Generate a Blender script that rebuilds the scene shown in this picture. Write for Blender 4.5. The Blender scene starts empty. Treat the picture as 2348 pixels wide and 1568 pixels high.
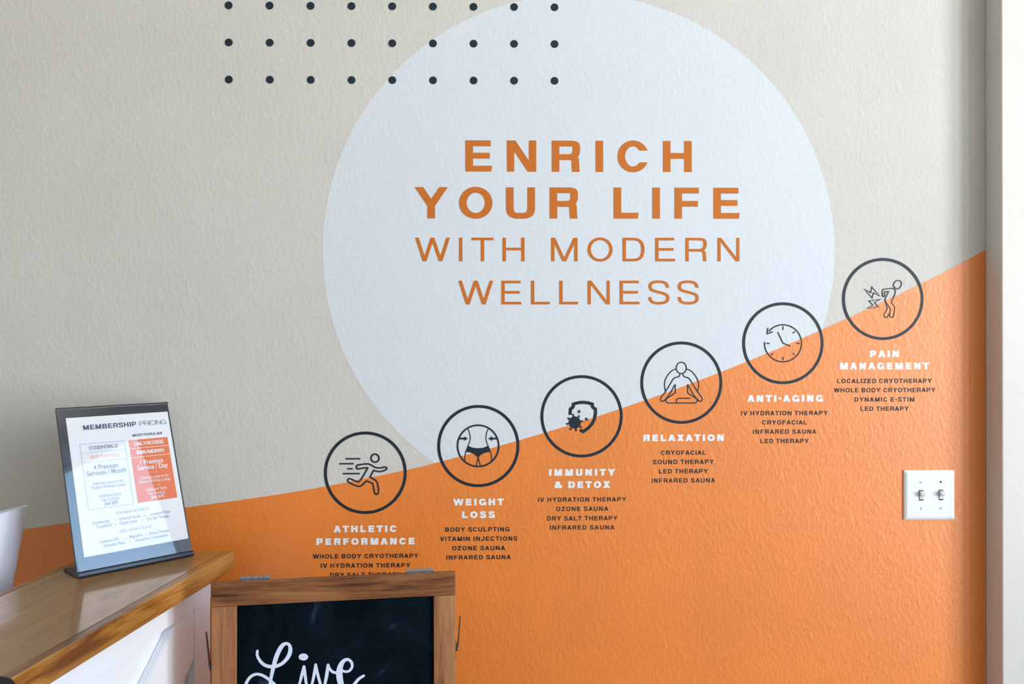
import bpy, bmesh, math, random
from mathutils import Vector, Matrix, Quaternion

random.seed(7)
SC = bpy.context.scene
COL = SC.collection

# ------------------------------------------------------------------ camera
IMW, IMH = 2348, 1568
FPX = 1850.0                       # focal length in pixels (28 mm on full frame)
YAW = math.atan(1.1e-5 * FPX)      # turned a degree to the right
ROLL = 0.0018
CAM_D = 1.85 - 0.95 * math.sin(YAW)
CAM = Vector((0.0, -CAM_D, 1.55))
_f = Vector((math.sin(YAW), math.cos(YAW), 0))
_r0 = Vector((math.cos(YAW), -math.sin(YAW), 0))
_u0 = Vector((0, 0, 1))
_r = _r0 * math.cos(ROLL) - _u0 * math.sin(ROLL)
_u = _u0 * math.cos(ROLL) + _r0 * math.sin(ROLL)
cam_data = bpy.data.cameras.new('camera')
cam = bpy.data.objects.new('camera', cam_data)
COL.objects.link(cam)
cam_data.sensor_fit = 'HORIZONTAL'
cam_data.sensor_width = 36.0
cam_data.lens = FPX / IMW * 36.0
cam_data.clip_start = 0.05
cam_data.dof.use_dof = True
cam_data.dof.focus_distance = 1.80
cam_data.dof.aperture_fstop = 5.0
M = Matrix.Identity(4)
for i in range(3):
    M[i][0] = _r[i]; M[i][1] = _u[i]; M[i][2] = -_f[i]; M[i][3] = CAM[i]
cam.matrix_world = M
SC.camera = cam

# ------------------------------------------------------------------ world: daylight outside the shopfront
world = bpy.data.worlds.new('daylight_sky')
SC.world = world
world.use_nodes = True
wn = world.node_tree.nodes; wl = world.node_tree.links
wn.clear()
w_out = wn.new('ShaderNodeOutputWorld')
w_bg = wn.new('ShaderNodeBackground')
w_tc = wn.new('ShaderNodeTexCoord')
w_sx = wn.new('ShaderNodeSeparateXYZ')
w_rp = wn.new('ShaderNodeValToRGB')
w_mr = wn.new('ShaderNodeMapRange')
w_mr.inputs['From Min'].default_value = -1.0
w_mr.inputs['From Max'].default_value = 1.0
wl.new(w_tc.outputs['Generated'], w_sx.inputs[0])
wl.new(w_sx.outputs['Z'], w_mr.inputs['Value'])
wl.new(w_mr.outputs[0], w_rp.inputs[0])
wl.new(w_rp.outputs[0], w_bg.inputs[0])
wl.new(w_bg.outputs[0], w_out.inputs[0])
cr = w_rp.color_ramp
cr.elements[0].position = 0.0;  cr.elements[0].color = (0.55, 0.54, 0.52, 1)
cr.elements[1].position = 1.0;  cr.elements[1].color = (0.17, 0.29, 0.46, 1)
for p, c in ((0.485, (0.84, 0.83, 0.81, 1)), (0.515, (1.0, 1.0, 1.0, 1)), (0.64, (0.92, 0.97, 1.0, 1)), (0.71, (0.21, 0.34, 0.52, 1))):
    e = cr.elements.new(p); e.color = c
w_bg.inputs['Strength'].default_value = 7.0

# window openings of the right-hand shopfront wall (y0, y1, z0, z1)
WALL_RIGHT_X = 3.90
WALL_FRONT_Y = -3.60
OPENINGS = [(-2.46, -1.59, 0.12, 4.55), (-3.45, -2.54, 0.12, 4.55)]
FRONT_OPENING = (3.42, 3.72, 0.12, 4.55)      # unseen glazed slot added behind the camera to brighten the mural wall (x0, x1, z0, z1)
for (y0, y1, z0, z1) in OPENINGS:     # sampling portals for the sky, in the openings themselves
    ld = bpy.data.lights.new('window_portal', 'AREA')
    ld.shape = 'RECTANGLE'; ld.size = z1 - z0; ld.size_y = y1 - y0
    ld.cycles.is_portal = True
    lo = bpy.data.objects.new('window_portal', ld)
    lo.location = (WALL_RIGHT_X + 0.10, (y0 + y1) / 2, (z0 + z1) / 2)
    lo.rotation_euler = (0, math.radians(90), 0)
    COL.objects.link(lo)

ld = bpy.data.lights.new('window_portal', 'AREA')
ld.shape = 'RECTANGLE'; ld.size = FRONT_OPENING[1] - FRONT_OPENING[0]; ld.size_y = FRONT_OPENING[3] - FRONT_OPENING[2]
ld.cycles.is_portal = True
lo = bpy.data.objects.new('window_portal', ld)
lo.location = ((FRONT_OPENING[0] + FRONT_OPENING[1]) / 2, WALL_FRONT_Y - 0.10, (FRONT_OPENING[2] + FRONT_OPENING[3]) / 2)
lo.rotation_euler = (math.radians(90), 0, 0)
COL.objects.link(lo)

SC.view_settings.view_transform = 'Standard'
SC.view_settings.look = 'None'
SC.view_settings.gamma = 1.0
SC.view_settings.use_curve_mapping = False
SC.view_settings.exposure = 1.40
SC.cycles.max_bounces = 10
SC.cycles.diffuse_bounces = 6
SC.cycles.sample_clamp_indirect = 8.0
SC.cycles.use_denoising = True

# ------------------------------------------------------------------ pixel rays onto real planes (layout measured off the photo)
def ray(x, y):
    return _f + _r * ((x - IMW / 2) / FPX) - _u * ((y - IMH / 2) / FPX)
def hit(x, y, p, n):
    d = ray(x, y); t = (p - CAM).dot(n) / d.dot(n)
    return CAM + d * t
def wallpt(x, y):
    p = hit(x, y, Vector((0, 0, 0)), Vector((0, -1, 0)))
    return (p.x, p.z)
def onz(x, y, z):
    return hit(x, y, Vector((0, 0, z)), Vector((0, 0, 1)))

# ------------------------------------------------------------------ object helpers
def link(o, parent=None):
    COL.objects.link(o)
    if parent is not None: o.parent = parent
    return o
def tag(o, label=None, cat=None, group=None, kind=None):
    if label: o['label'] = label
    if cat: o['category'] = cat
    if group: o['group'] = group
    if kind: o['kind'] = kind
    return o
def thing(name, label, cat, matrix=None, group=None):
    o = bpy.data.objects.new(name, None)
    o.empty_display_size = 0.05
    COL.objects.link(o)
    if matrix is not None: o.matrix_world = matrix
    return tag(o, label, cat, group)
def mesh_obj(name, bm, mat, parent=None, smooth=False):
    me = bpy.data.meshes.new(name)
    bmesh.ops.recalc_face_normals(bm, faces=bm.faces)
    bm.to_mesh(me); bm.free()
    if mat is not None: me.materials.append(mat)
    if smooth:
        for p in me.polygons: p.use_smooth = True
    return link(bpy.data.objects.new(name, me), parent)
def new(): return bmesh.new()
def add_box(bm, x0, x1, y0, y1, z0, z1, bevel=0.0, seg=2):
    vs = [bm.verts.new((x, y, z)) for x in (x0, x1) for y in (y0, y1) for z in (z0, z1)]
    fs = [bm.faces.new([vs[i] for i in f]) for f in
          ((0, 1, 3, 2), (4, 6, 7, 5), (0, 4, 5, 1), (2, 3, 7, 6), (0, 2, 6, 4), (1, 5, 7, 3))]
    if bevel > 0:
        es = list({e for f in fs for e in f.edges})
        bmesh.ops.bevel(bm, geom=es, offset=bevel, segments=seg, profile=0.5, affect='EDGES')
def add_prism(bm, pts, axis, a, b):
    """polygon pts (2D) extruded along axis from a to b; other two axes keep order"""
    def mk(p, t):
        return {'x': (t, p[0], p[1]), 'y': (p[0], t, p[1]), 'z': (p[0], p[1], t)}[axis]
    v0 = [bm.verts.new(mk(p, a)) for p in pts]
    v1 = [bm.verts.new(mk(p, b)) for p in pts]
    n = len(pts)
    bm.faces.new(v0); bm.faces.new(v1[::-1])
    for i in range(n):
        bm.faces.new((v0[i], v0[(i + 1) % n], v1[(i + 1) % n], v1[i]))
def add_cyl(bm, p0, p1, r, seg=20, cap=True):
    p0 = Vector(p0); p1 = Vector(p1); d = (p1 - p0).normalized()
    a = d.orthogonal().normalized(); b = d.cross(a)
    ring = lambda p: [bm.verts.new(p + a * (r * math.cos(2 * math.pi * i / seg)) + b * (r * math.sin(2 * math.pi * i / seg))) for i in range(seg)]
    A, B = ring(p0), ring(p1)
    for i in range(seg):
        bm.faces.new((A[i], A[(i + 1) % seg], B[(i + 1) % seg], B[i]))
    if cap:
        bm.faces.new(A[::-1]); bm.faces.new(B)

# ------------------------------------------------------------------ materials (all procedural)
def mat_base(name):
    m = bpy.data.materials.new(name); m.use_nodes = True
    nt = m.node_tree
    return m, nt, nt.nodes['Principled BSDF']
def plain(name, col, rough=0.5, metal=0.0, spec=0.5, coat=0.0):
    m, nt, b = mat_base(name)
    b.inputs['Base Color'].default_value = (*col, 1)
    b.inputs['Roughness'].default_value = rough
    b.inputs['Metallic'].default_value = metal
    b.inputs['Specular IOR Level'].default_value = spec
    b.inputs['Coat Weight'].default_value = coat
    return m
def wall_texture(nt, strength, dist=0.0016, k=1.0):
    """orange-peel plaster relief in world space, shared by the paint and by the film stuck on it"""
    N = nt.nodes; L = nt.links
    g = N.new('ShaderNodeNewGeometry')
    mp = N.new('ShaderNodeMapping'); mp.inputs['Rotation'].default_value = (0, math.radians(35), 0)
    mp.inputs['Scale'].default_value = (1.0, 1.0, 0.62)
    L.new(g.outputs['Position'], mp.inputs[0])
    n1 = N.new('ShaderNodeTexNoise'); n1.inputs['Scale'].default_value = 125 * k; n1.inputs['Detail'].default_value = 3.0
    n1.inputs['Roughness'].default_value = 0.5
    n2 = N.new('ShaderNodeTexNoise'); n2.inputs['Scale'].default_value = 48 * k; n2.inputs['Detail'].default_value = 2.0
    L.new(mp.outputs[0], n1.inputs['Vector']); L.new(mp.outputs[0], n2.inputs['Vector'])
    r2 = N.new('ShaderNodeMapRange'); r2.inputs['From Min'].default_value = 0.55; r2.inputs['From Max'].default_value = 0.75
    L.new(n2.outputs[0], r2.inputs[0])
    mx = N.new('ShaderNodeMath'); mx.operation = 'MULTIPLY_ADD'; mx.inputs[1].default_value = 0.35
    L.new(r2.outputs[0], mx.inputs[0]); L.new(n1.outputs[0], mx.inputs[2])
    bp = N.new('ShaderNodeBump'); bp.inputs['Strength'].default_value = strength; bp.inputs['Distance'].default_value = dist
    L.new(mx.outputs[0], bp.inputs['Height'])
    return bp.outputs[0]
def wall_mat(name, col, rough=0.6, spec=0.4, bump=0.5, vary=0.03):
    m, nt, b = mat_base(name)
    N = nt.nodes; L = nt.links
    b.inputs['Roughness'].default_value = rough
    b.inputs['Specular IOR Level'].default_value = spec
    g = N.new('ShaderNodeNewGeometry')
    n = N.new('ShaderNodeTexNoise'); n.inputs['Scale'].default_value = 3.5; n.inputs['Detail'].default_value = 4
    L.new(g.outputs['Position'], n.inputs['Vector'])
    r = N.new('ShaderNodeValToRGB')
    r.color_ramp.elements[0].position = 0.3; r.color_ramp.elements[1].position = 0.7
    r.color_ramp.elements[0].color = (*[c * (1 - vary) for c in col], 1)
    r.color_ramp.elements[1].color = (*[c * (1 + vary) for c in col], 1)
    L.new(n.outputs[0], r.inputs[0]); L.new(r.outputs[0], b.inputs['Base Color'])
    if bump > 0: L.new(wall_texture(nt, bump), b.inputs['Normal'])
    return m
def wood(name, c_dark, c_mid, c_light, axis='X', rough=0.4, spec=0.5, scale=1.0, knots=0.5, coat=0.0):
    """grain runs along the given local axis"""
    m, nt, b = mat_base(name)
    N = nt.nodes; L = nt.links
    tc = N.new('ShaderNodeTexCoord')
    mp = N.new('ShaderNodeMapping')
    s = [26.0 * scale] * 3; s['XYZ'.index(axis)] = 1.7 * scale
    mp.inputs['Scale'].default_value = s
    L.new(tc.outputs['Object'], mp.inputs[0])
    nz = N.new('ShaderNodeTexNoise'); nz.inputs['Scale'].default_value = 1.6; nz.inputs['Detail'].default_value = 6
    nz.inputs['Roughness'].default_value = 0.62; nz.inputs['Distortion'].default_value = 0.9
    L.new(mp.outputs[0], nz.inputs['Vector'])
    fine = N.new('ShaderNodeTexNoise'); fine.inputs['Scale'].default_value = 9; fine.inputs['Detail'].default_value = 4
    L.new(mp.outputs[0], fine.inputs['Vector'])
    mp2 = N.new('ShaderNodeMapping'); s2 = [7.0 * scale] * 3; s2['XYZ'.index(axis)] = 2.2 * scale
    mp2.inputs['Scale'].default_value = s2
    L.new(tc.outputs['Object'], mp2.inputs[0])
    blot = N.new('ShaderNodeTexNoise'); blot.inputs['Scale'].default_value = 1.0; blot.inputs['Detail'].default_value = 3
    L.new(mp2.outputs[0], blot.inputs['Vector'])
    a1 = N.new('ShaderNodeMath'); a1.operation = 'MULTIPLY_ADD'; a1.inputs[1].default_value = 0.28
    L.new(fine.outputs[0], a1.inputs[0]); L.new(nz.outputs[0], a1.inputs[2])
    a2 = N.new('ShaderNodeMath'); a2.operation = 'MULTIPLY_ADD'; a2.inputs[1].default_value = knots
    L.new(blot.outputs[0], a2.inputs[0]); L.new(a1.outputs[0], a2.inputs[2])
    sub = N.new('ShaderNodeMath'); sub.operation = 'SUBTRACT'; sub.inputs[1].default_value = 0.14 + knots * 0.5
    L.new(a2.outputs[0], sub.inputs[0])
    r = N.new('ShaderNodeValToRGB')
    r.color_ramp.elements[0].position = 0.30; r.color_ramp.elements[0].color = (*c_dark, 1)
    r.color_ramp.elements[1].position = 0.72; r.color_ramp.elements[1].color = (*c_light, 1)
    e = r.color_ramp.elements.new(0.47); e.color = (*c_mid, 1)
    L.new(sub.outputs[0], r.inputs[0]); L.new(r.outputs[0], b.inputs['Base Color'])
    b.inputs['Roughness'].default_value = rough
    b.inputs['Specular IOR Level'].default_value = spec
    b.inputs['Coat Weight'].default_value = coat
    b.inputs['Coat Roughness'].default_value = 0.09
    b.inputs['Coat IOR'].default_value = 1.6
    bp = N.new('ShaderNodeBump'); bp.inputs['Strength'].default_value = 0.12; bp.inputs['Distance'].default_value = 0.001
    L.new(fine.outputs[0], bp.inputs['Height']); L.new(bp.outputs[0], b.inputs['Normal'])
    return m
def clear_pane(name, ior=1.49, tint=(1, 1, 1), rough=0.0):
    m = bpy.data.materials.new(name); m.use_nodes = True
    nt = m.node_tree; N = nt.nodes; L = nt.links
    N.remove(N['Principled BSDF'])
    out = N['Material Output']
    t = N.new('ShaderNodeBsdfTransparent'); t.inputs[0].default_value = (*tint, 1)
    g = N.new('ShaderNodeBsdfGlossy'); g.inputs['Roughness'].default_value = rough
    fr = N.new('ShaderNodeFresnel'); fr.inputs[0].default_value = ior
    mx = N.new('ShaderNodeMixShader')
    ge = N.new('ShaderNodeNewGeometry'); inv = N.new('ShaderNodeMath'); inv.operation = 'SUBTRACT'; inv.inputs[0].default_value = 1.0
    fm = N.new('ShaderNodeMath'); fm.operation = 'MULTIPLY'          # the inner face only lets light out again
    L.new(ge.outputs['Backfacing'], inv.inputs[1]); L.new(fr.outputs[0], fm.inputs[0]); L.new(inv.outputs[0], fm.inputs[1])
    L.new(fm.outputs[0], mx.inputs[0]); L.new(t.outputs[0], mx.inputs[1]); L.new(g.outputs[0], mx.inputs[2])
    L.new(mx.outputs[0], out.inputs[0])
    return m
def chalkboard_mat(name):
    m, nt, b = mat_base(name)
    N = nt.nodes; L = nt.links
    tc = N.new('ShaderNodeTexCoord')
    mp = N.new('ShaderNodeMapping'); mp.inputs['Scale'].default_value = (5, 5, 3); mp.inputs['Rotation'].default_value = (0, 0.5, 0)
    L.new(tc.outputs['Object'], mp.inputs[0])
    n = N.new('ShaderNodeTexNoise'); n.inputs['Scale'].default_value = 1.4; n.inputs['Detail'].default_value = 8
    n.inputs['Roughness'].default_value = 0.68; n.inputs['Distortion'].default_value = 1.2
    L.new(mp.outputs[0], n.inputs['Vector'])
    r = N.new('ShaderNodeValToRGB')
    r.color_ramp.elements[0].position = 0.42; r.color_ramp.elements[0].color = (0.0012, 0.003, 0.006, 1)
    r.color_ramp.elements[1].position = 0.80; r.color_ramp.elements[1].color = (0.07, 0.115, 0.18, 1)
    e = r.color_ramp.elements.new(0.60); e.color = (0.0030, 0.0085, 0.0150, 1)
    L.new(n.outputs[0], r.inputs[0]); L.new(r.outputs[0], b.inputs['Base Color'])
    b.inputs['Roughness'].default_value = 0.8; b.inputs['Specular IOR Level'].default_value = 0.04
    return m

OFFWHITE = (0.61, 0.605, 0.575)
M_wall = wall_mat('cream_wall_paint', OFFWHITE, 0.75, 0.2, 0.60)
M_wall_plain = wall_mat('cream_side_wall_paint', OFFWHITE, 0.6, 0.4, 0.3)
M_trim = wall_mat('cream_satin_paint', OFFWHITE, 0.38, 0.5, 0.12)
M_disc = wall_mat('white_wall_film', (0.66, 0.71, 0.775), 0.6, 0.25, 0.40, 0.01)
M_orange = wall_mat('orange_wall_film', (0.80, 0.222, 0.024), 0.46, 1.0, 0.60, 0.05)
M_ink = wall_mat('dark_ink_film', (0.009, 0.021, 0.036), 0.50, 0.40, 0.35)
M_ink_list = wall_mat('charcoal_ink_film', (0.020, 0.022, 0.026), 0.55, 0.35, 0.35)
M_white_ink = wall_mat('white_ink_film', (0.82, 0.85, 0.88), 0.5, 0.4, 0.35)
M_orange_ink = wall_mat('orange_ink_film', (0.55, 0.160, 0.024), 0.55, 0.25, 0.40)
M_ceiling = plain('ceiling_paint', (0.62, 0.61, 0.58), 0.8)
M_floor = wood('floor_planks', (0.10, 0.08, 0.06), (0.18, 0.14, 0.11), (0.26, 0.21, 0.16), 'Y', 0.5)
M_black_metal = plain('dark_bronze_window_frame', (0.02, 0.02, 0.022), 0.4)
M_glass = clear_pane('window_glass', 1.45)

# ------------------------------------------------------------------ the room
X0, X1, Y0, ZC = -3.2, WALL_RIGHT_X, WALL_FRONT_Y, 4.8
def structure(name, bm, mat, parent=None):
    o = mesh_obj(name, bm, mat, parent)
    if parent is None: o['kind'] = 'structure'
    return o
bm = new(); add_box(bm, X0 - .15, X1 + .15, 0.0, 0.15, -0.1, ZC + .1); wall_back = structure('wall_back', bm, M_wall)
bm = new(); add_box(bm, X0 - .15, X0, Y0, 0.0, -0.1, ZC + .1); structure('wall_left', bm, M_wall_plain)
fx0, fx1, fz0, fz1 = FRONT_OPENING
bm = new(); add_box(bm, X0 - .15, fx0, Y0 - .15, Y0, -0.1, ZC + .1); add_box(bm, fx1, X1 + .15, Y0 - .15, Y0, -0.1, ZC + .1)
add_box(bm, fx0, fx1, Y0 - .15, Y0, -0.1, fz0); add_box(bm, fx0, fx1, Y0 - .15, Y0, fz1, ZC + .1)
structure('wall_front', bm, M_wall_plain)
bm = new()
zs0, zs1 = OPENINGS[0][2], OPENINGS[0][3]
add_box(bm, X1, X1 + .15, Y0, 0.0, -0.1, zs0)
add_box(bm, X1, X1 + .15, Y0, 0.0, zs1, ZC + .1)
edges = [0.0] + [v for (a, b_, _, _) in OPENINGS for v in (b_, a)] + [Y0]
for i in range(0, len(edges), 2):
    add_box(bm, X1, X1 + .15, edges[i + 1], edges[i], zs0, zs1)
structure('wall_right', bm, M_wall_plain)
bm = new(); add_box(bm, X0, X1, Y0, 0.0, -0.1, 0.0); structure('floor', bm, M_floor)
bm = new(); add_box(bm, X0, X1, Y0, 0.0, ZC, ZC + .1); structure('ceiling', bm, M_ceiling)
for i, (y0, y1, z0, z1) in enumerate(OPENINGS):
    bm = new()
    t = 0.05
    add_box(bm, X1 + .03, X1 + .09, y0, y0 + t, z0, z1); add_box(bm, X1 + .03, X1 + .09, y1 - t, y1, z0, z1)
    add_box(bm, X1 + .03, X1 + .09, y0 + t, y1 - t, z0, z0 + t); add_box(bm, X1 + .03, X1 + .09, y0 + t, y1 - t, z1 - t, z1)
    w = structure('window_%d' % (i + 1), bm, M_black_metal)
    bm = new(); add_box(bm, X1 + .057, X1 + .063, y0 + t, y1 - t, z0 + t, z1 - t)
    structure('window_glass', bm, M_glass, w)
t = 0.05
bm = new()
add_box(bm, fx0, fx0 + t, Y0 - .09, Y0 - .03, fz0, fz1); add_box(bm, fx1 - t, fx1, Y0 - .09, Y0 - .03, fz0, fz1)
add_box(bm, fx0 + t, fx1 - t, Y0 - .09, Y0 - .03, fz0, fz0 + t); add_box(bm, fx0 + t, fx1 - t, Y0 - .09, Y0 - .03, fz1 - t, fz1)
add_box(bm, fx0 + t, fx1 - t, Y0 - .085, Y0 - .035, 2.2, 2.26)
w = structure('added_window_1', bm, M_black_metal)  # frame of the added unseen opening, its width set by the light wanted
bm = new(); add_box(bm, fx0 + t, fx1 - t, Y0 - .063, Y0 - .057, fz0 + t, 2.2); add_box(bm, fx0 + t, fx1 - t, Y0 - .063, Y0 - .057, 2.26, fz1 - t)
structure('added_window_glass', bm, M_glass, w)
# the shallow pilaster at the right end of the mural wall
PX = wallpt(2260, 900)[0]
bm = new(); add_box(bm, PX, X1, -0.0605, 0.0, 0.0, ZC, 0.0025, 2); structure('trim_1', bm, M_trim)
bm = new(); add_box(bm, X0, PX, -0.014, 0.0, 0.0, 0.10, 0.003, 2); structure('baseboard_back', bm, plain('white_baseboard_paint', (0.7, 0.7, 0.69), 0.4))

# ------------------------------------------------------------------ flat graphics: strips, glyphs
def strip(pts, w, closed=False, cap0=None, cap1=None, rnd=False):
    """quads of a stroke of width w (number or list) along 2D pts with mitred joins"""
    P = [Vector((p[0], p[1])) for p in pts]
    Q = [P[0]]
    ws = [w] * len(P) if not isinstance(w, (list, tuple)) else list(w)
    W2 = [ws[0]]
    for p, ww in zip(P[1:], ws[1:]):
        if (p - Q[-1]).length > 1e-9: Q.append(p); W2.append(ww)
    if closed and (Q[0] - Q[-1]).length < 1e-9: Q.pop(); W2.pop()
    n = len(Q); Lp, Rp = [], []
    for i in range(n):
        if closed or 0 < i < n - 1:
            d0 = (Q[i] - Q[i - 1]).normalized(); d1 = (Q[(i + 1) % n] - Q[i]).normalized()
            n0 = Vector((-d0.y, d0.x)); n1 = Vector((-d1.y, d1.x))
            m = n0 + n1
            if m.length < 1e-6: m = n0.copy()
            m.normalize()
            k = min(1.0 / max(m.dot(n0), 1e-3), 2.2)
            off = m * (W2[i] / 2 * k)
            Lp.append(Q[i] + off); Rp.append(Q[i] - off)
        else:
            d = (Q[1] - Q[0]).normalized() if i == 0 else (Q[-1] - Q[-2]).normalized()
            nn = Vector((-d.y, d.x)) * (W2[i] / 2)
            l, r = Q[i] + nn, Q[i] - nn
            cap = cap0 if i == 0 else cap1
            if cap == 'h' and abs(d.y) > 0.25:
                l = l + d * ((Q[i].y - l.y) / d.y); r = r + d * ((Q[i].y - r.y) / d.y)
            Lp.append(l); Rp.append(r)
    out = []
    m = n if closed else n - 1
    for i in range(m):
        j = (i + 1) % n
        out.append([Lp[i], Rp[i], Rp[j], Lp[j]])
    if rnd and not closed:
        for c, ww in ((Q[0], W2[0]), (Q[-1], W2[-1])):
            out.append([c + Vector((math.cos(a), math.sin(a))) * (ww / 2) for a in [2 * math.pi * k / 14 for k in range(14)]])
    return out
def bez(p0, p1, p2, p3, n=10):
    o = []
    for i in range(n + 1):
        t = i / n; s = 1 - t
        o.append((s**3*p0[0] + 3*s*s*t*p1[0] + 3*s*t*t*p2[0] + t**3*p3[0], s**3*p0[1] + 3*s*s*t*p1[1] + 3*s*t*t*p2[1] + t**3*p3[1]))
    return o
def arc(cx, cy, rx, ry, a0, a1, n=40, e=1.0):
    o = []
    for i in range(n + 1):
        a = math.radians(a0 + (a1 - a0) * i / n); c, s = math.cos(a), math.sin(a)
        o.append((cx + rx * math.copysign(abs(c) ** e, c), cy + ry * math.copysign(abs(s) ** e, s)))
    return o
def smooth(pts, n=6, closed=False):
    """Catmull-Rom through points (any dimension)"""
    P = list(pts); m = len(P); o = []
    rng = range(m) if closed else range(m - 1)
    for i in rng:
        p1, p2 = P[i], P[(i + 1) % m]
        p0 = P[i - 1] if (closed or i > 0) else p1
        p3 = P[(i + 2) % m] if (closed or i + 2 < m) else p2
        for k in range(n):
            t = k / n
            o.append(tuple(0.5 * (2*b + (c - a)*t + (2*a - 5*b + 4*c - d)*t*t + (3*b - a - 3*c + d)*t**3) for a, b, c, d in zip(p0, p1, p2, p3)))
    if not closed: o.append(tuple(P[-1]))
    return o
GW = dict(A=1.04, B=.90, C=1.0, D=.93, E=.83, F=.79, G=1.04, H=.93, J=.74, L=.78, M=1.12, N=.94, O=1.07, P=.88, R=.91,
          S=.90, T=.93, U=.93, V=1.02, W=1.47, X=1.02, Y=1.06, Z=.92)
def glyph(ch, wv, wh):
    """capital letters of a wide grotesque, cap height 1: list of strokes (each a list of quads), width"""
    a, b = wv / 2, wh / 2; k = wh / wv
    out = []
    def st(pts, **kw):          # stroke with vertical stems wv and horizontals wh
        q = strip([(x * k, y) for x, y in pts], wh, **kw)
        out.append([[Vector((v.x / k, v.y)) for v in f] for f in q])
    def bar(xb, xt, yb=0.0, yt=1.0, t=None):   # diagonal with level cuts; xb, xt are its left edges
        t = t or wv * 1.08
        out.append([[Vector((xb, yb)), Vector((xb + t, yb)), Vector((xt + t, yt)), Vector((xt, yt))]])
    def rect(x0, x1, y0, y1):
        out.append([[Vector((x0, y0)), Vector((x1, y0)), Vector((x1, y1)), Vector((x0, y1))]])
    if ch == ' ': return out, 0.36
    if ch == 'I': rect(0, wv, 0, 1); return out, wv
    if ch == '1': rect(.2, .2 + wv, 0, 1); bar(0, .2, .75, 1.0, wv); return out, .2 + wv
    if ch == '-': rect(0, .42, .36, .36 + wh); return out, .42
    if ch == '/': bar(0, .45, 0, 1, wv); return out, .45 + wv
    if ch == '!': rect(0, wv, .3, 1); rect(0, wv, 0, wh); return out, wv
    if ch == '$':
        q, w = glyph('S', wv, wh); out += q; rect(w / 2 - wv * .3, w / 2 + wv * .3, -.1, 1.1); return out, w
    if ch == '9':
        W = .8
        st(arc(W / 2, .66, W / 2 - a, .34 - b, 0, 360, 30)[:-1], closed=True)
        st([(W - a, .66), (W - a, .45)] + bez((W - a, .45), (W - a, .15), (W * .75, b), (W * .45, b)) + bez((W * .45, b), (W * .25, b), (a, .12), (a, .25)))
        return out, W
    if ch == '&':
        W = 1.08
        p = [(W - a * .6, 0), (W * .66, .33), (W * .36, .66)]
        p += bez((W * .36, .66), (W * .24, .80), (W * .28, 1 - b), (W * .45, 1 - b), 8)[1:]
        p += bez((W * .45, 1 - b), (W * .66, 1 - b), (W * .66, .72), (W * .5, .62), 8)[1:]
        p += bez((W * .5, .62), (W * .3, .50), (a, .42), (a, .25), 8)[1:]
        p += bez((a, .25), (a, .08), (W * .25, b), (W * .4, b), 8)[1:]
        p += bez((W * .4, b), (W * .65, b), (W * .82, .25), (W * .86, .50), 8)[1:]
        st(p); return out, W
    W = GW[ch]; t = wv * 1.08
    if ch == 'A':
        c = W / 2; bar(0, c - t * .5); bar(W - t, c - t * .5); rect(W * .24, W * .76, .22, .22 + wh)
    elif ch == 'B':
        rect(0, wv, 0, 1)
        st([(a, 1 - b), (W * .56, 1 - b)] + bez((W * .56, 1 - b), (W * .82, 1 - b), (W * .95 - a, .90), (W * .95 - a, .76)) + bez((W * .95 - a, .76), (W * .95 - a, .60), (W * .8, .525), (W * .56, .525)) + [(a, .525)])
        st([(a, .525), (W * .58, .525)] + bez((W * .58, .525), (W * .85, .525), (W - a, .44), (W - a, .28)) + bez((W - a, .28), (W - a, .10), (W * .85, b), (W * .58, b)) + [(a, b)])
    elif ch == 'C':
        st(arc(W / 2, .5, W / 2 - a, .512 - b, 27, 333, 48), cap0='h', cap1='h')
    elif ch == 'G':
        st(arc(W / 2, .5, W / 2 - a, .512 - b, 28, 322, 48), cap0='h')
        rect(W - wv, W, 0, .50); rect(W * .56, W - .01, .50 - wh, .50)
    elif ch == 'D':
        rect(0, wv, 0, 1)
        st([(a, 1 - b), (W * .46, 1 - b)] + bez((W * .46, 1 - b), (W * .80, 1 - b), (W - a, .80), (W - a, .5)) + bez((W - a, .5), (W - a, .20), (W * .80, b), (W * .46, b))[1:] + [(a, b)])
    elif ch == 'E':
        rect(0, wv, 0, 1); rect(wv * .9, W * .98, 1 - wh, 1); rect(wv * .9, W * .94, .51 - b, .51 + b)
        out.append([[Vector((wv * .9, 0)), Vector((W, 0)), Vector((W * 1.03, wh)), Vector((wv * .9, wh))]])
    elif ch == 'F':
        rect(0, wv, 0, 1); rect(wv * .9, W, 1 - wh, 1); rect(wv * .9, W * .96, .48 - b, .48 + b)
    elif ch == 'H':
        rect(0, wv, 0, 1); rect(W - wv, W, 0, 1); rect(wv * .9, W - wv * .9, .52 - b, .52 + b)
    elif ch == 'J':
        st([(W - a, 1), (W - a, .32)] + bez((W - a, .32), (W - a, .08), (W * .7, b), (W * .5, b)) + bez((W * .5, b), (W * .25, b), (a, .10), (a, .36))[1:])
    elif ch == 'L':
        rect(0, wv, 0, 1)
        out.append([[Vector((wv * .9, 0)), Vector((W, 0)), Vector((W * 1.03, wh)), Vector((wv * .9, wh))]])
    elif ch == 'M':
        rect(0, wv, 0, 1); rect(W - wv, W, 0, 1)
        c = W / 2 - t * .5; bar(c, 0 + wv * .12, t=t); bar(c, W - t - wv * .12, t=t)
    elif ch == 'N':
        rect(0, wv * .96, 0, 1); rect(W - wv * .96, W, 0, 1); bar(W - t * 1.05, 0, t=t * 1.05)
    elif ch == 'O':
        st(arc(W / 2, .5, W / 2 - a, .512 - b, 0, 360, 56)[:-1], closed=True)
    elif ch == 'P':
        rect(0, wv, 0, 1)
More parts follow.
